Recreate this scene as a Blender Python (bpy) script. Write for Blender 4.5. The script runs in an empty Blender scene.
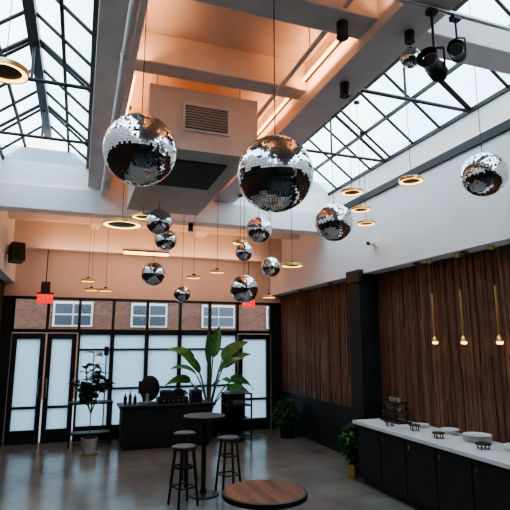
import bpy, bmesh, math, random
from mathutils import Vector, Matrix, Euler
random.seed(7)
C = bpy.context
try:
    C.scene.view_settings.look='AgX - Medium High Contrast'
except Exception as e: print('look',e)
# ------------------------------------------------------------ materials
MATS = {}
def mat(name, col, rough=0.6, metal=0.0, emit=None, es=0.0, ns=0.0, na=0.0, bump=0.0, spec=None):
    if name in MATS: return MATS[name]
    m = bpy.data.materials.new(name); m.use_nodes = True
    nt = m.node_tree; b = nt.nodes['Principled BSDF']
    b.inputs['Base Color'].default_value = (*col, 1)
    b.inputs['Roughness'].default_value = rough
    b.inputs['Metallic'].default_value = metal
    if spec is not None: b.inputs['Specular IOR Level'].default_value = spec
    if emit:
        b.inputs['Emission Color'].default_value = (*emit, 1)
        b.inputs['Emission Strength'].default_value = es
    if ns > 0:
        g = nt.nodes.new('ShaderNodeNewGeometry')
        n = nt.nodes.new('ShaderNodeTexNoise'); n.inputs['Scale'].default_value = ns
        n.inputs['Detail'].default_value = 6
        nt.links.new(g.outputs['Position'], n.inputs['Vector'])
        r = nt.nodes.new('ShaderNodeValToRGB')
        r.color_ramp.elements[0].position = 0.3; r.color_ramp.elements[1].position = 0.7
        r.color_ramp.elements[0].color = (*[c*(1-na) for c in col], 1)
        r.color_ramp.elements[1].color = (*[min(1, c*(1+na)) for c in col], 1)
        nt.links.new(n.outputs['Fac'], r.inputs['Fac'])
        nt.links.new(r.outputs['Color'], b.inputs['Base Color'])
        if bump:
            bp = nt.nodes.new('ShaderNodeBump'); bp.inputs['Strength'].default_value = bump
            bp.inputs['Distance'].default_value = 0.02
            nt.links.new(n.outputs['Fac'], bp.inputs['Height'])
            nt.links.new(bp.outputs['Normal'], b.inputs['Normal'])
    MATS[name] = m
    return m

black   = mat('black_metal', (0.010,0.010,0.012), 0.45)
blackm  = mat('black_matte', (0.012,0.013,0.015), 0.6, ns=6, na=0.3)
white   = mat('white_paint', (0.88,0.865,0.865), 0.7, ns=2.0, na=0.03)
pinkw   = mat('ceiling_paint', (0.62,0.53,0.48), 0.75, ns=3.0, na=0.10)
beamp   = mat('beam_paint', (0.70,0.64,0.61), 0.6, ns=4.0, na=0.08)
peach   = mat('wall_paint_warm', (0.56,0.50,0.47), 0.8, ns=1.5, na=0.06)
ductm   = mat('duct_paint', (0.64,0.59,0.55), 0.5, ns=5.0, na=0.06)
gold    = mat('brass', (0.83,0.55,0.22), 0.28, 1.0)
steel   = mat('steel', (0.55,0.55,0.56), 0.3, 1.0)
mirror  = mat('mirror_tile', (0.93,0.93,0.94), 0.03, 1.0)
grout   = mat('ball_core', (0.03,0.03,0.035), 0.5)
warm    = mat('warm_led', (1,0.7,0.3), 0.5, emit=(1.0,0.55,0.14), es=5.5)
orange  = mat('orange_led', (1,0.4,0.1), 0.5, emit=(1.0,0.32,0.06), es=9.0)
redm    = mat('exit_red', (0.6,0.02,0.02), 0.5, emit=(1.0,0.03,0.03), es=1.2)
marble  = mat('marble_top', (0.80,0.80,0.82), 0.25, ns=3, na=0.05)
ceramic = mat('ceramic', (0.85,0.83,0.78), 0.25)
leaf    = mat('leaf_green', (0.05,0.19,0.035), 0.4, ns=7, na=0.4)
leafd   = mat('leaf_dark', (0.035,0.10,0.03), 0.45, ns=9, na=0.4)
stemm   = mat('stem', (0.10,0.15,0.04), 0.6)
barkm   = mat('bark', (0.12,0.08,0.05), 0.8)
soil    = mat('soil', (0.03,0.02,0.015), 0.9)
potg    = mat('pot_concrete', (0.42,0.40,0.37), 0.7, ns=12, na=0.15)
screen  = mat('screen', (0.02,0.02,0.025), 0.15)
asphalt = mat('asphalt', (0.16,0.16,0.17), 0.8, ns=3, na=0.2)
trimw   = mat('window_trim_white', (0.55,0.55,0.53), 0.6)
glassd  = mat('dark_glass', (0.05,0.06,0.08), 0.2)

# floor
def floor_mat():
    m = bpy.data.materials.new('polished_concrete'); m.use_nodes=True
    nt=m.node_tree; b=nt.nodes['Principled BSDF']
    g=nt.nodes.new('ShaderNodeNewGeometry')
    n1=nt.nodes.new('ShaderNodeTexNoise'); n1.inputs['Scale'].default_value=0.9; n1.inputs['Detail'].default_value=9; n1.inputs['Roughness'].default_value=0.65
    nt.links.new(g.outputs['Position'],n1.inputs['Vector'])
    r=nt.nodes.new('ShaderNodeValToRGB')
    r.color_ramp.elements[0].position=0.3; r.color_ramp.elements[1].position=0.72
    r.color_ramp.elements[0].color=(0.145,0.138,0.125,1); r.color_ramp.elements[1].color=(0.28,0.268,0.245,1)
    nt.links.new(n1.outputs['Fac'],r.inputs['Fac']); nt.links.new(r.outputs['Color'],b.inputs['Base Color'])
    r2=nt.nodes.new('ShaderNodeMapRange'); r2.inputs['To Min'].default_value=0.08; r2.inputs['To Max'].default_value=0.28
    nt.links.new(n1.outputs['Fac'],r2.inputs['Value']); nt.links.new(r2.outputs['Result'],b.inputs['Roughness'])
    return m
concrete=floor_mat()

def wood_mat(name, width, axis, cols, grain=(1,1,1)):
    m = bpy.data.materials.new(name); m.use_nodes=True
    nt=m.node_tree; b=nt.nodes['Principled BSDF']; b.inputs['Roughness'].default_value=0.6
    g=nt.nodes.new('ShaderNodeNewGeometry'); s=nt.nodes.new('ShaderNodeSeparateXYZ')
    nt.links.new(g.outputs['Position'],s.inputs[0])
    d=nt.nodes.new('ShaderNodeMath'); d.operation='DIVIDE'; d.inputs[1].default_value=width
    nt.links.new(s.outputs[axis],d.inputs[0])
    f=nt.nodes.new('ShaderNodeMath'); f.operation='FLOOR'; nt.links.new(d.outputs[0],f.inputs[0])
    w=nt.nodes.new('ShaderNodeTexWhiteNoise'); w.noise_dimensions='1D'; nt.links.new(f.outputs[0],w.inputs['W'])
    mp=nt.nodes.new('ShaderNodeMapping'); mp.inputs['Scale'].default_value=grain
    nt.links.new(g.outputs['Position'],mp.inputs[0])
    n=nt.nodes.new('ShaderNodeTexNoise'); n.inputs['Scale'].default_value=1; n.inputs['Detail'].default_value=5
    nt.links.new(mp.outputs[0],n.inputs['Vector'])
    mx=nt.nodes.new('ShaderNodeMath'); mx.operation='MULTIPLY_ADD'; mx.inputs[1].default_value=0.45
    nt.links.new(w.outputs['Value'],mx.inputs[0])
    mm=nt.nodes.new('ShaderNodeMath'); mm.operation='MULTIPLY_ADD'; mm.inputs[1].default_value=1.2; mm.inputs[2].default_value=-0.30
    nt.links.new(n.outputs['Fac'],mm.inputs[0]); nt.links.new(mm.outputs[0],mx.inputs[2])
    r=nt.nodes.new('ShaderNodeValToRGB')
    while len(r.color_ramp.elements)<len(cols): r.color_ramp.elements.new(0.5)
    for i,c in enumerate(cols):
        r.color_ramp.elements[i].position=i/(len(cols)-1); r.color_ramp.elements[i].color=(*c,1)
    nt.links.new(mx.outputs[0],r.inputs['Fac']); nt.links.new(r.outputs['Color'],b.inputs['Base Color'])
    return m
reclaimed=wood_mat('reclaimed_wood',0.04,'Y',[(0.045,0.020,0.012),(0.115,0.050,0.030),(0.20,0.092,0.055),(0.33,0.18,0.115)],(3,24,3.5))
tablewood=wood_mat('table_wood',0.07,'X',[(0.06,0.02,0.01),(0.17,0.06,0.03),(0.27,0.11,0.055)],(25,3,3))
darkwood=wood_mat('dark_wood',0.12,'Y',[(0.02,0.012,0.01),(0.06,0.03,0.02)],(3,20,1))

def brick_mat():
    m = bpy.data.materials.new('brick'); m.use_nodes=True
    nt=m.node_tree; b=nt.nodes['Principled BSDF']; b.inputs['Roughness'].default_value=0.85
    g=nt.nodes.new('ShaderNodeNewGeometry'); s=nt.nodes.new('ShaderNodeSeparateXYZ'); c=nt.nodes.new('ShaderNodeCombineXYZ')
    nt.links.new(g.outputs['Position'],s.inputs[0]); nt.links.new(s.outputs['X'],c.inputs['X']); nt.links.new(s.outputs['Z'],c.inputs['Y'])
    t=nt.nodes.new('ShaderNodeTexBrick'); t.inputs['Scale'].default_value=3.0; t.inputs['Mortar Size'].default_value=.012
    t.inputs['Color1'].default_value=(0.15,0.058,0.034,1); t.inputs['Color2'].default_value=(0.09,0.036,0.022,1); t.inputs['Mortar'].default_value=(0.16,0.12,0.10,1)
    nt.links.new(c.outputs[0],t.inputs['Vector']); nt.links.new(t.outputs['Color'],b.inputs['Base Color'])
    return m
brick=brick_mat()

def glassmix(name, fac, tcol, other='trans'):
    m=bpy.data.materials.new(name); m.use_nodes=True; nt=m.node_tree
    nt.nodes.remove(nt.nodes['Principled BSDF']); out=nt.nodes['Material Output']
    t=nt.nodes.new('ShaderNodeBsdfTransparent'); t.inputs['Color'].default_value=(*tcol,1)
    if other=='trans':
        o=nt.nodes.new('ShaderNodeBsdfTranslucent'); o.inputs['Color'].default_value=(*tcol,1)
    else:
        o=nt.nodes.new('ShaderNodeBsdfGlossy'); o.inputs['Roughness'].default_value=0.03
    x=nt.nodes.new('ShaderNodeMixShader'); x.inputs[0].default_value=fac
    nt.links.new(t.outputs[0],x.inputs[1]); nt.links.new(o.outputs[0],x.inputs[2]); nt.links.new(x.outputs[0],out.inputs[0])
    return m
skyglass=glassmix('skylight_glass',0.3,(0.84,0.93,0.98))
frosted=glassmix('frosted_glass',0.85,(0.60,0.72,0.78))
clear=glassmix('clear_glass',0.04,(0.9,0.92,0.92),'glossy')

# ------------------------------------------------------------ mesh builder
class B:
    def __init__(s): s.v=[]; s.f=[]; s.m=[]; s.sm=[]; s.mats=[]
    def mi(s,m):
        if m not in s.mats: s.mats.append(m)
        return s.mats.index(m)
    def add(s,vs,fs,m,smooth=False):
        o=len(s.v); k=s.mi(m)
        s.v+= [tuple(v) for v in vs]
        for f in fs:
            s.f.append(tuple(i+o for i in f)); s.m.append(k); s.sm.append(smooth)
    def box(s,x0,x1,y0,y1,z0,z1,m,M=None):
        vs=[Vector(p) for p in ((x0,y0,z0),(x1,y0,z0),(x1,y1,z0),(x0,y1,z0),(x0,y0,z1),(x1,y0,z1),(x1,y1,z1),(x0,y1,z1))]
        if M: vs=[M@v for v in vs]
        s.add(vs,[(0,3,2,1),(4,5,6,7),(0,1,5,4),(1,2,6,5),(2,3,7,6),(3,0,4,7)],m)
    def cyl(s,p0,p1,r0,m,r1=None,n=16,cap=True,smooth=True):
        p0=Vector(p0);p1=Vector(p1); r1=r0 if r1 is None else r1
        d=(p1-p0).normalized(); a=Vector((0,0,1)) if abs(d.z)<0.9 else Vector((1,0,0))
        u=d.cross(a).normalized(); w=d.cross(u)
        vs=[]
        for p,r in ((p0,r0),(p1,r1)):
            for i in range(n):
                t=2*math.pi*i/n; vs.append(p+u*(r*math.cos(t))+w*(r*math.sin(t)))
        s.add(vs,[(i,(i+1)%n,n+(i+1)%n,n+i) for i in range(n)],m,smooth)
        if cap: s.add(vs,[tuple(range(n))[::-1],tuple(range(n,2*n))],m)
    def lathe(s,c,prof,m,n=32,smooth=True,M=None):
        vs=[];c=Vector(c)
        for p in prof:
            for i in range(n):
                t=2*math.pi*i/n; q=Vector((p[0]*math.cos(t),p[0]*math.sin(t),p[1]))
                if M: q=M@q
                vs.append(c+q)
        for k in range(len(prof)-1):
            mm=prof[k+1][2] if len(prof[k+1])>2 else m
            s.add([vs[k*n+i] for i in range(n)]+[vs[(k+1)*n+i] for i in range(n)],
                  [(i,(i+1)%n,n+(i+1)%n,n+i) for i in range(n)],mm,smooth)
    def tube(s,pts,r,m,n=8):
        for a,b in zip(pts[:-1],pts[1:]): s.cyl(a,b,r,m,n=n)
    def sphere(s,c,r,m,n=16):
        prof=[(max(1e-4,r*math.sin(math.pi*k/n)),-r*math.cos(math.pi*k/n)) for k in range(n+1)]
        s.lathe(c,prof,m,n=n*2)
    def obj(s,name,bevel=0):
        me=bpy.data.meshes.new(name); me.from_pydata(s.v,[],s.f)
        for m in s.mats: me.materials.append(m)
        for p,k,sm in zip(me.polygons,s.m,s.sm): p.material_index=k; p.use_smooth=sm
        me.update(); ob=bpy.data.objects.new(name,me); C.collection.objects.link(ob)
        xs=[v[0] for v in s.v]; ys=[v[1] for v in s.v]; zs=[v[2] for v in s.v]
        o=Vector(((min(xs)+max(xs))/2,(min(ys)+max(ys))/2,min(zs)))
        me.transform(Matrix.Translation(-o)); ob.location=o
        if bevel:
            md=ob.modifiers.new('bevel','BEVEL'); md.width=bevel; md.segments=2; md.limit_method='ANGLE'; md.angle_limit=math.radians(50)
        return ob
def boxo(name,*a,bevel=0):
    b=B(); b.box(*a); return b.obj(name,bevel)

XL,XR,YB,YF=-1.4,4.7,12.0,-3.5
# ------------------------------------------------------------ shell
boxo('floor',-1.7,5.3,YF-.2,YB+.2,-.15,0,concrete)
b=B()
b.box(5.05,5.25,YF,YB,0,5.25,white)
b.box(4.7,5.05,YF,YB,3.35,4.72,white)
b.box(4.86,5.05,YF,8.95,4.72,5.22,white)
b.obj('wall_right')
b=B(); b.box(4.72,4.80,YF,8.9,4.72,4.79,black); b.box(4.80,4.85,YF,8.9,4.72,4.74,orange); b.box(4.66,4.70,YF,8.9,4.64,4.74,black)
b.obj('trim_1')
b=B()
b.box(-1.8,-1.6,YF,YB,0,5.25,darkwood)
b.box(-1.6,-1.4,YF,YB,3.45,5.22,white)
b.obj('wall_left')
b=B()
b.box(-1.6,5.05,YB,YB+.2,3.16,4.9,peach)
b.box(4.72,5.05,YB,YB+.2,0,3.16,blackm)
b.box(-1.6,-1.38,YB,YB+.2,0,3.16,blackm)
b.obj('wall_back')
b=B(); b.box(-1.6,5.05,YF-.2,YF,3.6,5.3,white); b.box(-1.6,5.05,YF-.2,YF,0,3.6,blackm); b.obj('wall_front')
# added unseen stepped platform, black so the disco balls' lower halves reflect dark
b=B(); b.box(-1.38,4.1,YF+.01,1.6,0,.54,black); b.box(-1.38,4.1,1.6,1.95,0,.36,black); b.box(-1.38,4.1,1.95,2.3,0,.18,black); b.obj('dark_reflect_platform',.01)
# ceiling
b=B()
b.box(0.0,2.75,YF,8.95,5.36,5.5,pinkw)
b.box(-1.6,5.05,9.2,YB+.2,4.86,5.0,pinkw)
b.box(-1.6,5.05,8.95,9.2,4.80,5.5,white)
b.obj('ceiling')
# beams
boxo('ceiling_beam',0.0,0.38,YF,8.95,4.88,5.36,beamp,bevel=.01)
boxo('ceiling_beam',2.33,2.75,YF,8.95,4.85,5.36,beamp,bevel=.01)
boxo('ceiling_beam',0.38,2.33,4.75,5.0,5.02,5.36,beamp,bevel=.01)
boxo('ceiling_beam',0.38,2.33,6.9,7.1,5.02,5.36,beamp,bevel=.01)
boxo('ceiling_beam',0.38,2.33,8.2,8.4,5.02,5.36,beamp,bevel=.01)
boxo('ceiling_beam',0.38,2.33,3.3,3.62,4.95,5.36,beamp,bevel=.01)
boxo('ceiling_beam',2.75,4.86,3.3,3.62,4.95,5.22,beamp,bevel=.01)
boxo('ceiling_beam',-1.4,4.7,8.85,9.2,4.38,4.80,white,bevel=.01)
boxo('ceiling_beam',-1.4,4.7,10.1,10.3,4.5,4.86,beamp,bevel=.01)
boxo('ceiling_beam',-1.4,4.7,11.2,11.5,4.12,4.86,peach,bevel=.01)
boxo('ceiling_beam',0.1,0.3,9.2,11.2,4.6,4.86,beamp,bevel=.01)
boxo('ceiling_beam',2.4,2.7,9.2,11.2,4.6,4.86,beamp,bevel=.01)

# skylights
def gable(x0,x1,ze,zr):
    xm=(x0+x1)/2
    def z(x): return ze+(zr-ze)*(1-abs(x-xm)/((x1-x0)/2))
    return xm,z
def skylight(x0,x1,ze,zr,trs):
    xm,z=gable(x0,x1,ze,zr); b=B()
    y0,y1=YF,8.95
    for xa,xb in ((x0,xm),(xm,x1)):
        b.add([(xa,y0,z(xa)),(xb,y0,z(xb)),(xb,y1,z(xb)),(xa,y1,z(xa))],[(0,1,2,3)],skyglass)
        y=y0+.3
        while y<y1:
            b.cyl((xa,y,z(xa)-.02),(xb,y,z(xb)-.02),.022,black,n=6); y+=.62
        xx=(xa+xb)/2
        b.box(xx-.02,xx+.02,y0,y1,z(xx)-.06,z(xx)-.01,black)
    b.box(xm-.06,xm+.06,y0,y1,zr-.16,zr-.01,black)
    b.box(x0,x0+.05,y0,y1,ze-.03,ze+.03,black); b.box(x1-.05,x1,y0,y1,ze-.03,ze+.03,black)
    b.add([(x0,y1,ze),(x1,y1,ze),(xm,y1,zr)],[(0,1,2)],skyglass)
    for yt in trs:
        b.cyl((x0,yt,ze),(x1,yt,ze),.026,black,n=8)
        b.cyl((x0,yt,ze),(xm,yt,zr-.03),.028,black,n=8); b.cyl((x1,yt,ze),(xm,yt,zr-.03),.028,black,n=8)
        b.cyl((xm,yt,ze),(xm,yt,zr-.05),.018,black,n=8)
    b.obj('skylight'); return z
zl=skylight(-1.42,0.0,5.25,5.85,(-1.5,1.2,4.2,6.0,7.8))
zr_=skylight(2.75,4.88,5.25,6.05,(-1.5,1.2,2.6,4.9,6.9))
def topz(x,y):
    if y>11.2: return 4.12
    if 10.1<y<10.3: return 4.5
    if y>9.2: return 4.86
    if y>8.85: return 4.38
    if 3.3<y<3.62 and x>.38: return 4.95
    if x<0: return zl(x)-.02
    if x<.38: return 4.88
    if x<2.33: return 5.36
    if x<2.75: return 4.85
    return zr_(x)-.02

b=B(); b.box(.385,.42,5.3,8.8,5.12,5.15,black); b.box(.42,.44,5.3,8.8,5.12,5.15,orange); b.obj('led_strip_light')
b=B(); b.box(2.29,2.325,3.7,8.8,5.12,5.15,black); b.box(2.27,2.29,3.7,8.8,5.12,5.15,orange); b.obj('led_strip_light')
b=B(); b.box(.85,1.85,11.16,11.2,4.10,4.16,orange); b.box(.83,1.87,11.13,11.2,4.16,4.19,black); b.obj('led_bar_light')
def area(name,loc,sx,sy,power,col,rot):
    l=bpy.data.lights.new(name,'AREA'); l.shape='RECTANGLE'; l.size=sx; l.size_y=sy; l.energy=power; l.color=col
    o=bpy.data.objects.new(name,l); o.location=loc; o.rotation_euler=rot; C.collection.objects.link(o); return o
# lights sit at the LED strips, washing ceiling from the beam edges
wc=(1,.47,.21)
area('led_uplight',(.50,2.4,5.0),.06,1.5,7,wc,(math.pi,math.radians(-25),0))
area('led_uplight',(2.22,2.4,5.0),.06,1.5,7,wc,(math.pi,math.radians(25),0))
area('led_uplight',(.50,4.2,5.0),.06,1.0,6,wc,(math.pi,math.radians(-25),0))
area('led_uplight',(2.22,4.2,5.0),.06,1.0,8,wc,(math.pi,math.radians(25),0))
area('led_uplight',(.50,6.0,5.05),.06,1.6,9,wc,(math.pi,math.radians(-25),0))
area('led_uplight',(2.22,6.0,5.05),.06,1.6,9,wc,(math.pi,math.radians(25),0))
area('led_uplight',(2.22,7.7,5.05),.06,1.0,7,wc,(math.pi,math.radians(25),0))
area('led_uplight',(.50,7.7,5.05),.06,1.0,7,wc,(math.pi,math.radians(-25),0))
area('led_uplight',(1.4,9.7,4.2),4.5,.3,20,wc,(math.pi,0,0))
area('led_uplight',(1.4,10.7,4.1),4.5,.3,28,wc,(math.pi,0,0))
area('led_wallwash',(1.6,10.9,4.0),4.8,.2,34,(1,.52,.32),(math.radians(75),0,0))

# ------------------------------------------------------------ wood panelling right
def panel(name,y0,y1):
    b=B(); y=y0; 
    while y<y1-.01:
        ye=min(y+.04,y1); 
        zs=[.92]+sorted(random.uniform(1.1,3.2) for _ in range(random.choice((1,2))))+[3.35]
        for za,zb in zip(zs[:-1],zs[1:]):
            d=random.choice([0,.005,.01,.016,.022])
            b.box(5.0-d,5.049,y+.002,ye-.002,za+.003,zb,reclaimed)
        y=ye
    b.box(4.985,5.05,y0,y1,.90,.92,black)
    b.obj(name)
panel('wood_paneling',-2.0,7.5); panel('wood_paneling',7.9,12.0)
b=B(); b.box(5.0,5.05,YF,12,0,.9,blackm); b.box(4.98,5.0,7.95,12,0,.12,black); b.obj('baseboard_right')
b=B(); b.box(4.62,5.05,7.5,7.9,0,3.35,blackm); b.box(4.58,5.05,7.46,7.94,0,.12,black); b.box(4.60,4.70,7.48,7.92,3.2,3.42,black); b.obj('pilaster_column',.008)

for y in (3.4,4.3,5.2,6.2,9,10.5):
    b=B(); b.lathe((4.86,y,3.33),[(.0001,.012,warm),(.035,.012,warm),(.036,0,black),(.055,0,black),(.056,.02,black)],black,n=20); b.obj('recessed_downlight')

# ------------------------------------------------------------ storefront
def frame_rect(b,x0,x1,z0,z1,w,y0,y1,m):
    b.box(x0,x0+w,y0,y1,z0,z1,m); b.box(x1-w,x1,y0,y1,z0,z1,m)
    b.box(x0+w,x1-w,y0,y1,z0,z0+w,m); b.box(x0+w,x1-w,y0,y1,z1-w,z1,m)
b=B()
xs=[-1.38,-.67,0.0,.75,1.54,2.33,3.08,3.80,4.72]
for x in xs: b.box(x-.03,x+.03,12.0,12.12,2.36,3.16,black)
b.box(-1.38,4.72,12.0,12.12,3.10,3.16,black); b.box(-1.38,4.72,11.98,12.12,2.36,2.44,black)
b.box(-1.35,4.69,12.05,12.06,2.44,3.10,clear)
b.obj('window_1')
def sash(name,x0,x1,zs):
    b=B(); frame_rect(b,x0,x1,0.0,2.36,.045,12.0,12.12,black)
    for z in zs: b.box(x0+.045,x1-.045,12.02,12.10,z-.02,z+.02,black)
    b.box(x0+.04,x1-.04,12.02,12.10,.0,.30,black)
    b.box(x0+.04,x1-.04,12.055,12.065,.3,2.32,frosted)
    b.obj(name)
k=2
for a,c in zip(xs[2:7],xs[3:8]):
    sash('window_%d'%k,a,c,[1.98,1.1]); k+=1
def door(name,x0,x1,hx):
    b=B(); b.box(x0,x0+.1,12.0,12.1,0.005,2.34,black); b.box(x1-.1,x1,12.0,12.1,.005,2.34,black)
    b.box(x0+.1,x1-.1,12.0,12.1,2.22,2.34,black); b.box(x0+.1,x1-.1,12.0,12.1,.005,.28,black)
    b.box(x0+.1,x1-.1,12.02,12.08,.72,.77,black)
    b.box(x0+.09,x1-.09,12.045,12.055,.27,2.23,frosted)
    b.tube([(hx,12.0,.95),(hx,11.94,.95),(hx,11.94,1.35),(hx,12.0,1.35)],.012,steel)
    b.obj(name)
door('door_1',-1.36,-.69,-.76); door('door_2',-.65,-.03,-.60); door('door_3',3.84,4.68,3.9)

# exterior
boxo('street_ground',-20,26,12.2,24,-.2,-.02,asphalt)
b=B(); b.box(-20,26,21,21.5,-.02,5.4,brick)
for i in range(14):
    x=-16+i*3
    b.box(x,x+1.5,20.94,21.0,2.75,3.75,trimw)
    for a in (0,1):
        for c in (0,1): b.box(x+.08+a*.7,x+.72+a*.7,20.9,20.945,2.82+c*.45,3.2+c*.45,glassd)
b.box(-20,26,20.85,21.5,4.1,4.25,trimw)
b.obj('brick_building')

# ------------------------------------------------------------ HVAC
b=B()
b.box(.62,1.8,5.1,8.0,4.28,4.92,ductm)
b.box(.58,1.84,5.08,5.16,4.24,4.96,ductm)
b.box(.95,1.5,5.06,5.08,4.46,4.80,beamp)
b.box(.98,1.47,5.055,5.065,4.49,4.77,black)
for i in range(9): 
    z=4.5+i*.031; b.box(.98,1.47,5.03,5.06,z,z+.012,ductm)
b.box(.75,1.6,5.5,6.5,4.262,4.285,blackm)
for x in (.7,1.72):
    for y in (5.4,7.8): b.cyl((x,y,4.9),(x,y,5.36),.008,steel,n=6)
b.obj('hvac_duct',.006)
b=B(); b.tube([(.26,YF,4.72),(.26,8.84,4.72)],.042,beamp,n=14)
for y in (-1,1,3,4.2,6,8): b.cyl((.26,y-.03,4.72),(.26,y+.03,4.72),.052,steel,n=14); b.cyl((.26,y,4.76),(.26,y,4.88),.006,steel,n=6)
b.obj('sprinkler_pipe')
b=B(); b.tube([(.5,2.9,4.84),(4.6,2.9,4.84),(4.7,2.9,4.84)],.02,steel); 
for x in (1.0,2.2): b.cyl((x,2.9,4.84),(x,2.9,5.36),.006,steel,n=6)
b.obj('lighting_pipe')
b=B(); b.tube([(2.0,YF,5.0),(2.0,8.85,5.0)],.025,beamp)
for y in (0,4,6,8): b.cyl((2.0,y,5.0),(2.0,y,5.36),.006,steel,n=6)
b.obj('conduit_pipe')

# ------------------------------------------------------------ disco balls
def disco(x,y,z,R):
    b=B(); b.sphere((x,y,z),R*.985,grout,n=24)
    rows=46 if R>.21 else (36 if R>.1 else 20)
    da=math.pi/rows
    ph=random.random()*6; tilt=Euler((random.uniform(-.06,.06),random.uniform(-.06,.06),ph)).to_matrix()
    for k in range(rows):
        la0=-math.pi/2+k*da; la1=la0+da; lm=(la0+la1)/2
        n=max(4,round(2*math.pi*math.cos(lm)/da))
        for i in range(n):
            t0=2*math.pi*i/n; t1=2*math.pi*(i+1)/n; g=.06
            ta=t0+(t1-t0)*g; tb=t1-(t1-t0)*g; a0=la0+da*g; a1=la1-da*g
            q=[Vector((math.cos(a)*math.cos(t),math.cos(a)*math.sin(t),math.sin(a))) for a,t in ((a0,ta),(a0,tb),(a1,tb),(a1,ta))]
            c=sum(q,Vector())/4
            j=Euler([random.uniform(-.05,.05) for _ in range(3)]).to_matrix()
            q=[(tilt@(c+j@(p-c)))*R+Vector((x,y,z)) for p in q]
            b.add(q,[(0,1,2,3)],mirror)
    b.cyl((x,y,z+R*.96),(x,y,z+R*1.05),R*.14,steel,n=16)
    tz=topz(x,y)
    b.cyl((x,y,z+R),(x,y,tz-.08),.004,black,n=6)
    b.cyl((x,y,tz-.10),(x,y,tz),.045,black,n=16)
    b.obj('disco_ball')
for p in [(.33,3.30,3.46,.25),(1.15,2.84,3.23,.25),(3.8,3.72,3.83,.225),(3.08,5.56,3.70,.25),(2.51,6.88,3.84,.2),
          (1.06,7.37,3.96,.2),(1.33,8.36,3.89,.19),(2.53,7.66,3.63,.15),(3.11,7.92,3.45,.175),(2.19,6.63,2.90,.2),
          (1.12,8.23,3.27,.2),(1.71,8.72,3.0,.15),(2.6,3.24,4.6,.09)]:
    disco(*p)

# ------------------------------------------------------------ ring pendants
def ring(x,y,z,R):
    b=B()
    b.lathe((x,y,z),[(.0001,.004,black),(R*.72,.004,black),(R*.73,-.004,warm),(R*.93,-.004,warm),(R*.94,-.01,gold),(R,-.01,gold),(R,.028,gold),(R*.97,.032,gold),(.03,.034,black),(.03,.07,black),(.0001,.075,black)],gold,n=40)
    tz=topz(x,y)
    b.cyl((x,y,z+.07),(x,y,tz-.02),.004,black,n=6)
    b.cyl((x,y,tz-.03),(x,y,tz),.05,black,n=16)
    b.obj('disc_pendant_light')
for p in [(-.69,4.15,4.32,.18),(.46,6.55,3.68,.26),(.86,7.7,4.1,.18),(3.56,5.88,4.25,.16),(3.73,4.78,4.09,.15),(4.32,6.73,4.05,.15),
          (3.96,6.3,4.14,.15),(3.42,7.7,3.45,.19),(2.31,8.55,3.4,.13),(1.93,8.78,3.31,.13),(.11,9.77,3.29,.13),(.45,10.0,3.14,.13),
          (.2,10.8,3.22,.13),(2.7,8.4,3.94,.15),(3.42,8.8,3.0,.13)]:
    ring(*p)
for y in (5.9,5.33,4.73):
    b=B(); x=4.86
    b.cyl((x,y,3.30),(x,y,3.35),.035,gold,n=16); b.cyl((x,y,2.85),(x,y,3.3),.004,black,n=6)
    b.cyl((x,y,2.22),(x,y,2.85),.016,gold,n=12); b.lathe((x,y,2.12),[(.0001,0,warm),(.034,.004,warm),(.042,.035,warm),(.034,.08,gold),(.016,.11,gold)],gold,n=16)
    b.obj('tube_pendant_light')

# exit signs
def letters(b,word,x0,zc,y,h,m):
    seg={'E':[(0,0,0,1),(0,0,1,0),(0,.5,.8,.5),(0,1,1,1)],'X':[(0,0,1,1),(0,1,1,0)],'I':[(.5,0,.5,1)],'T':[(.5,0,.5,1),(0,1,1,1)]}
    x=x0
    for ch in word:
        for a in seg[ch]:
            b.cyl((x+a[0]*h*.55,y,zc-h/2+a[1]*h),(x+a[2]*h*.55,y,zc-h/2+a[3]*h),.006,m,n=6)
        x+=h*.8
for x,z in ((-.72,3.06),(3.87,3.08)):
    b=B(); y=11.35
    b.box(x-.16,x+.16,y-.02,y+.02,z-.1,z+.1,redm); b.box(x-.17,x+.17,y-.03,y+.03,z+.1,z+.13,black); b.box(x-.09,x+.09,y-.05,y+.05,z+.13,z+.36,black)
    letters(b,'EXIT',x-.13,z,y-.022,.1,white)
    b.cyl((x,y,z+.36),(x,y,4.12),.012,black,n=8); b.obj('exit_sign')

b=B(); M=Matrix.Translation((-1.22,10.35,3.85))@Euler((math.radians(-12),0,math.radians(25))).to_matrix().to_4x4()
b.box(-.12,.12,-.12,.12,-.18,.18,black,M); 
for zz,r in ((-.06,.085),(.09,.05)):
    b.cyl(M@Vector((0,-.12,zz)),M@Vector((0,-.135,zz)),r,blackm,n=20)
b.cyl((-1.4,10.4,3.85),(-1.25,10.37,3.85),.02,black); b.obj('wall_speaker')
b=B(); b.box(4.66,4.70,7.0,7.1,3.75,3.87,white); b.cyl((4.66,7.05,3.82),(4.52,7.0,3.79),.04,white,n=16); b.cyl((4.53,7.0,3.79),(4.50,6.99,3.785),.03,black,n=16); b.obj('security_camera')

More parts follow.
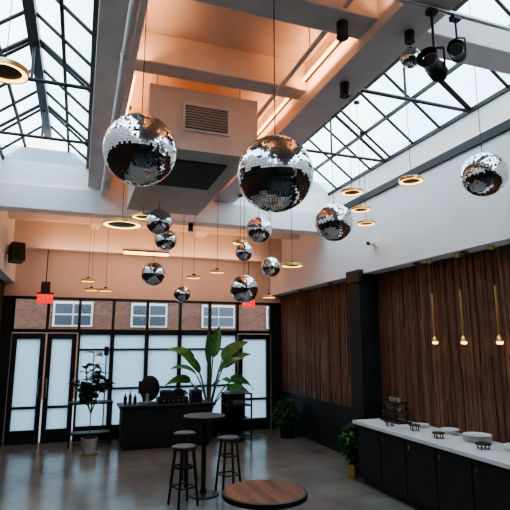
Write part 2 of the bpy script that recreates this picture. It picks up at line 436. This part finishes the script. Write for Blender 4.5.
# stage light
def stage(x,y,z,tz,s,az,el):
    b=B(); M=Matrix.Translation((x,y,z))@Euler((el,0,az)).to_matrix().to_4x4()
    b.cyl(M@Vector((0,-.16*s,0)),M@Vector((0,.14*s,0)),.085*s,black,n=24)
    b.cyl(M@Vector((0,-.24*s,0)),M@Vector((0,-.16*s,0)),.11*s,black,r1=.09*s,n=24,cap=False)
    b.cyl(M@Vector((0,-.165*s,0)),M@Vector((0,-.162*s,0)),.08*s,glassd,n=24)
    for i in range(4): b.cyl(M@Vector((0,(.0+i*.03)*s,0)),M@Vector((0,(.012+i*.03)*s,0)),.098*s,black,n=24)
    b.cyl(M@Vector((0,.14*s,0)),M@Vector((0,.2*s,0)),.05*s,black,n=16)
    for sx in (-1,1):
        q=M@Vector((sx*.10*s,0,0)); Z=Vector((q.x,q.y,z+.2*s)); b.cyl(q,Z,.012*s,black,n=8)
        b.cyl(Z,(x,y,z+.24*s),.012*s,black,n=8)
    b.cyl((x,y,z+.23*s),(x,y,tz),.015*s,black,n=8)
    b.box(x-.04,x+.04,y-.03,y+.03,tz-.04,tz,black)
    return b
b=stage(2.56,2.9,4.30,4.82,.75,math.radians(-60),math.radians(-5)); b.obj('stage_light')
b=stage(2.80,2.9,4.48,4.82,.6,math.radians(-50),math.radians(10)); b.obj('stage_light')
for x,y in ((2.05,3.45),(2.5,4.2),(1.9,9.0)):
    b=B(); tz=topz(x,y); b.cyl((x,y,tz-.14),(x,y,tz),.05,black,n=20); b.cyl((x,y,tz-.15),(x,y,tz-.14),.055,black,n=20); b.obj('ceiling_spotlight')

# ------------------------------------------------------------ serving counter
b=B()
b.box(4.24,4.97,2.2,7.1,.10,.88,blackm); b.box(4.30,4.97,2.25,7.05,0,.10,black)
y=2.25
while y<7.0:
    b.box(4.222,4.24,y+.01,y+.59,.14,.85,blackm); b.cyl((4.212,y+.52,.74),(4.212,y+.52,.80),.006,gold,n=8); y+=.6
b.box(4.18,4.97,2.15,7.14,.88,.93,marble)
b.obj('serving_counter',.004)
zc=.93
b=B(); x,y=4.72,6.75
for k,zz in enumerate((.0,.14,.28)):
    w=.24-.03*k; b.box(x-.12,x+.12,y-w,y+w,zc+zz,zc+zz+.025,darkwood)
for sx in (-.11,.11):
    for sy in (-.13,.13): b.box(x+sx-.01,x+sx+.01,y+sy-.01,y+sy+.01,zc,zc+.30,darkwood)
for k,zz in enumerate((.165,.305)):
    for sy in (-.1,0,.1): b.lathe((x,y+sy,zc+zz),[(.0001,0),(.025,0),(.035,.06),(.03,.06),(.0001,.01)],potg,n=14)
b.obj('tiered_display_rack')
def cake(x,y,R,h,name='cake_stand',m=ceramic):
    b=B(); b.lathe((x,y,zc),[(.0001,0),(R*.45,0),(R*.42,.012),(.02,.03),(.018,h-.02),(R*.6,h-.012),(R,h),(R,h+.012),(R*.96,h+.012),(.0001,h+.004)],m,n=36); b.obj(name)
def plates(x,y,R,n):
    b=B()
    for i in range(n): b.lathe((x,y,zc+i*.014),[(.0001,0),(R*.6,0),(R,.016),(R,.02),(R*.6,.006),(.0001,.006)],ceramic,n=32)
    b.obj('plate_stack')
def trivet(x,y,R,h):
    b=B(); b.lathe((x,y,zc+h),[(.0001,0),(R,0),(R,.014),(.0001,.014)],darkwood,n=28)
    for i in range(4):
        t=i*math.pi/2+.5; b.cyl((x+R*.7*math.cos(t),y+R*.7*math.sin(t),zc),(x+R*.7*math.cos(t),y+R*.7*math.sin(t),zc+h),.007,black,n=8)
    b.obj('serving_riser')
trivet(4.4,6.45,.08,.06); trivet(4.5,6.0,.08,.07); plates(4.78,6.2,.10,3); cake(4.78,5.62,.12,.06); plates(4.75,5.1,.17,6); trivet(4.45,5.45,.08,.06); trivet(4.5,4.75,.09,.05); cake(4.75,4.5,.14,.06)

# ------------------------------------------------------------ high tables and stools
def table(x,y,wood):
    b=B()
    b.lathe((x,y,0),[(.0001,1.095,wood),(.285,1.095,wood),(.305,1.092,black),(.308,1.06,black),(.29,1.055,black),(.0001,1.055,black)],black,n=48)
    b.cyl((x,y,.02),(x,y,1.06),.035,black,n=20)
    b.lathe((x,y,0),[(.0001,0),(.22,0),(.22,.012),(.2,.02),(.05,.035),(.045,.08)],black,n=40)
    for a in range(4):
        t=a*math.pi/2; b.cyl((x,y,1.0),(x+.2*math.cos(t),y+.2*math.sin(t),1.055),.012,black,n=8)
    b.obj('bar_table')
table(1.81,7.3,blackm); table(1.33,3.53,tablewood)
def stool(x,y,rot):
    b=B(); h=.76
    b.lathe((x,y,0),[(.0001,h-.005),(.15,h),(.17,h-.01),(.175,h-.03),(.16,h-.04),(.0001,h-.04)],black,n=36)
    R1,R0=.12,.205; legs=[]
    for a in range(4):
        t=rot+a*math.pi/2+math.pi/4
        legs.append((Vector((x+R1*math.cos(t),y+R1*math.sin(t),h-.035)),Vector((x+R0*math.cos(t),y+R0*math.sin(t),0))))
        b.cyl(legs[-1][1],legs[-1][0],.018,black,r1=.016,n=10)
    for zz in (.24,.5):
        ps=[l[1].lerp(l[0],zz/(h-.035)) for l in legs]
        for i in range(4): b.cyl(ps[i],ps[(i+1)%4],.012,black,n=8)
    b.obj('bar_stool')
stool(1.45,6.95,.3); stool(2.2,7.35,.1); stool(1.66,7.95,.7)

# ------------------------------------------------------------ bar / reception desk
b=B()
b.box(.92,2.8,10.6,11.2,.08,.82,blackm); b.box(.97,2.75,10.64,11.15,0,.08,black)
b.box(.86,2.86,10.54,11.22,.82,.87,black)
for i in range(3): b.box(.98+i*.6,1.54+i*.6,10.585,10.6,.14,.76,black)
b.obj('reception_desk',.005)
b=B(); b.box(1.65,2.3,10.72,10.98,.87,1.0,black); b.box(1.68,2.27,10.71,10.72,.89,.98,blackm)
for i in range(5): b.cyl((1.78+i*.1,10.705,.935),(1.78+i*.1,10.71,.935),.02,steel,n=12)
b.box(1.72,2.22,10.77,10.98,1.0,1.12,blackm); b.cyl((1.84,10.87,1.12),(1.84,10.87,1.15),.09,steel,n=24); b.cyl((2.1,10.87,1.12),(2.1,10.87,1.15),.09,black,n=24)
b.obj('coffee_machine',.01)
b=B(); b.box(1.28,1.68,11.05,11.08,1.06,1.32,blackm); b.box(1.3,1.66,11.08,11.085,1.08,1.30,screen); b.box(1.45,1.51,11.08,11.1,.88,1.25,steel); b.box(1.38,1.58,11.02,11.16,.87,.885,steel); b.obj('computer_monitor')
b=B(); b.box(2.38,2.62,10.8,11.05,.87,1.12,blackm); b.box(2.40,2.60,10.785,10.8,.95,1.10,screen); b.cyl((2.5,10.9,1.12),(2.5,10.9,1.2),.05,steel,n=16); b.obj('card_terminal',.006)
b=B(); 
for i,(dx,h) in enumerate(((0,.22),(.1,.27),(.2,.2))):
    b.lathe((1.0+dx,10.9,.87),[(.0001,0),(.035,0),(.035,h*.65),(.012,h*.8),(.012,h),(.0001,h)],screen if i!=1 else barkm,n=16)
b.box(.95,1.25,10.85,10.95,.87,.875,steel); b.obj('bottle_tray')
b=B(); cx,cy=1.62,11.6
for a in range(5):
    t=a*2*math.pi/5; b.cyl((cx,cy,.09),(cx+.26*math.cos(t),cy+.26*math.sin(t),.06),.02,black,n=8); b.sphere((cx+.26*math.cos(t),cy+.26*math.sin(t),.03),.03,black,n=8)
b.cyl((cx,cy,.08),(cx,cy,.5),.03,black); b.box(cx-.24,cx+.24,cy-.24,cy+.24,.5,.58,blackm)
b.lathe((cx,cy+.2,1.1),[(.0001,-.03),(.2,-.03),(.23,0),(.2,.03),(.0001,.03)],blackm,n=28,M=Matrix.Rotation(math.pi/2,3,'X')@Matrix.Diagonal((1,1.25,1)))
b.box(cx-.03,cx+.03,cy+.18,cy+.24,.55,.95,black)
b.obj('office_chair',.01)
b=B()
for x in (3.18,3.72):
    for y in (10.7,11.2): b.box(x-.015,x+.015,y-.015,y+.015,0,1.02,black)
for zz in (.12,.45,.75,1.0): b.box(3.165,3.735,10.685,11.215,zz,zz+.025,black)
b.box(3.19,3.71,11.18,11.2,.12,1.0,blackm)
b.box(3.3,3.6,10.8,11.1,.775,.9,blackm); b.box(3.32,3.58,10.79,10.8,.79,.88,steel)
b.obj('shelving_unit')
b=B(); b.box(-.1,.78,11.2,11.6,.86,.9,black)
for x in (-.08,.74):
    for y in (11.22,11.56): b.box(x,x+.03,y,y+.03,0,.86,black)
b.box(-.07,.76,11.23,11.57,.25,.28,black); b.obj('side_table',.004)
b=B(); b.box(.1,.3,11.3,11.45,.9,1.3,blackm); b.cyl((.2,11.3,1.1),(.2,11.29,1.1),.06,black); b.cyl((.2,11.3,1.22),(.2,11.29,1.22),.03,black); b.obj('desk_speaker',.01)
b=B(); b.cyl((.62,11.75,0),(.62,11.75,.02),.12,black,n=24); b.cyl((.62,11.75,.02),(.62,11.75,2.0),.012,black); b.cyl((.62,11.75,1.85),(.62,11.75,2.05),.05,black,r1=.05,n=16); b.obj('floor_lamp')

# ------------------------------------------------------------ plants
def leafblade(b,base,dirv,L,W,droop,m,fold=.25,n=9,roll=0):
    d=Vector(dirv).normalized(); side=d.cross(Vector((0,0,1)))
    if side.length<.01: side=Vector((1,0,0))
    side.normalize(); side=Matrix.Rotation(roll,3,d)@side
    p=Vector(base); cur=d.copy(); vs=[]
    for i in range(n+1):
        t=i/n; w=W*math.sin(math.pi*min(1,max(.02,t**.75)))**.7 if 0<t<1 else .004
        up=side.cross(cur).normalized()
        vs+= [p+side*w+up*w*fold, p, p-side*w+up*w*fold]
        cur=(cur+Vector((0,0,-droop/n))).normalized(); p=p+cur*(L/n)
    fs=[]
    for i in range(n):
        a=i*3; fs+= [(a,a+1,a+4,a+3),(a+1,a+2,a+5,a+4)]
    b.add(vs,fs,m,True)
def pot(b,x,y,r0,r1,h,m):
    b.lathe((x,y,0),[(.0001,0,m),(r0,0,m),(r1,h,m),(r1-.02,h,m),(r1-.03,h-.04,soil),(.0001,h-.04,soil)],m,n=32)
b=B(); px,py=2.97,11.55
pot(b,px,py,.18,.23,.45,blackm)
spec=[(-100,1.2,.9,.15,.15,1.2),(-60,1.0,.8,.7,.15,.6),(175,1.3,.85,.7,.14,-.8),(160,.8,.75,.9,.14,-.9),(-150,.95,.8,.7,.14,-.5),(-20,1.1,.85,.6,.15,.9),
      (0,.8,.75,1.0,.15,1.0),(-35,.6,.75,.9,.15,.7),(60,1.35,.85,.3,.14,1.0),(200,1.0,.8,.45,.14,-1.0),(-80,.7,.7,.9,.15,.3),(-5,1.3,.85,.55,.15,1.1),(185,.55,.7,1.0,.13,-.6)]
for az,h,L,lean,W,roll in spec:
    a=math.radians(az); out=Vector((math.cos(a),math.sin(a)*.45,0))
    p0=Vector((px,py,.42))+out*.05; pts=[p0]
    for i in range(1,6):
        t=i/5; pts.append(p0+Vector((0,0,h*t))+out*(lean*.45*t*t))
    b.tube(pts,.015,stemm,n=7)
    d=(pts[-1]-pts[-2]).normalized()
    leafblade(b,pts[-1],d+out*lean*.5,L*.95,W,1.5*lean+.2,leaf,roll=roll)
b.obj('bird_of_paradise_plant')
def fig(x,y):
    b=B(); pot(b,x,y,.12,.16,.30,potg); b.lathe((x,y,0),[(.13,.0),(.175,.0),(.175,.02),(.13,.02)],gold,n=32)
    rs=random.Random(5)
    for k,(dx,dy,h) in enumerate([(0,0,1.95),(-.14,.04,1.7),(.15,-.03,1.65),(-.28,-.05,1.4),(.28,.05,1.35),(.05,.12,1.5)]):
        pts=[Vector((x,y,.27)),Vector((x,y,.75)),Vector((x+dx*.5,y+dy*.5,.95+.05*k)),Vector((x+dx,y+dy,h))]
        b.tube(pts,.010,barkm,n=7)
        for i in range(22):
            t=rs.uniform(0,1); q=pts[2].lerp(pts[3],t); a=rs.uniform(0,6.28)
            leafblade(b,q,(math.cos(a),math.sin(a),rs.uniform(-.1,.7)),rs.uniform(.16,.25),rs.uniform(.055,.08),.5,leafd,n=5,roll=rs.uniform(-.5,.5))
    b.obj('potted_fig_tree')
fig(.32,10.6)
def bush(x,y,pr,ph,r,z0,z1,m,n,name):
    b=B(); pot(b,x,y,pr*.85,pr,ph,m); rs=random.Random(int(x*100))
    for i in range(n):
        t=rs.random(); a=rs.uniform(0,6.28); rr=r*(rs.random()**.5)*(math.sin(math.pi*(.15+.75*t)))
        q=Vector((x+rr*math.cos(a),y+rr*math.sin(a),z0+(z1-z0)*t))
        if i%5==0: b.cyl((x,y,ph-.05),q,.004,stemm,n=5)
        a2=a+rs.uniform(-.8,.8)
        leafblade(b,q,(math.cos(a2),math.sin(a2),rs.uniform(-.2,.9)),rs.uniform(.08,.14),.03,.6,leaf if rs.random()<.6 else leafd,n=4)
    b.obj(name)
bush(4.62,10.8,.17,.25,.30,.2,.82,blackm,520,'potted_shrub')
bush(4.33,7.42,.09,.2,.15,.25,.78,gold,260,'potted_fern')

# ------------------------------------------------------------ world
w=bpy.data.worlds.new('sky'); C.scene.world=w; w.use_nodes=True; nt=w.node_tree
bg=nt.nodes['Background']; tc=nt.nodes.new('ShaderNodeTexCoord'); n=nt.nodes.new('ShaderNodeTexNoise'); n.inputs['Scale'].default_value=4; n.inputs['Detail'].default_value=6
nt.links.new(tc.outputs['Generated'],n.inputs['Vector']); r=nt.nodes.new('ShaderNodeValToRGB')
r.color_ramp.elements[0].position=.42; r.color_ramp.elements[0].color=(.46,.66,.84,1); r.color_ramp.elements[1].position=.58; r.color_ramp.elements[1].color=(1,.99,.96,1)
nt.links.new(n.outputs['Fac'],r.inputs['Fac']); nt.links.new(r.outputs['Color'],bg.inputs['Color']); bg.inputs['Strength'].default_value=5.4

# ------------------------------------------------------------ camera
th=math.atan(87/490); ps=math.atan(177*math.cos(th)/490)
F=Vector((math.sin(ps)*math.cos(th),math.cos(ps)*math.cos(th),math.sin(th))); R=Vector((math.cos(ps),-math.sin(ps),0)); U=R.cross(F)
cam=bpy.data.cameras.new('camera'); co=bpy.data.objects.new('camera',cam); C.collection.objects.link(co)
cam.sensor_width=36; cam.lens=490/510*36; cam.clip_start=.05
M=Matrix((R,U,-F)).transposed().to_4x4(); M.translation=Vector((0,0,2.15)); co.matrix_world=M
C.scene.camera=co
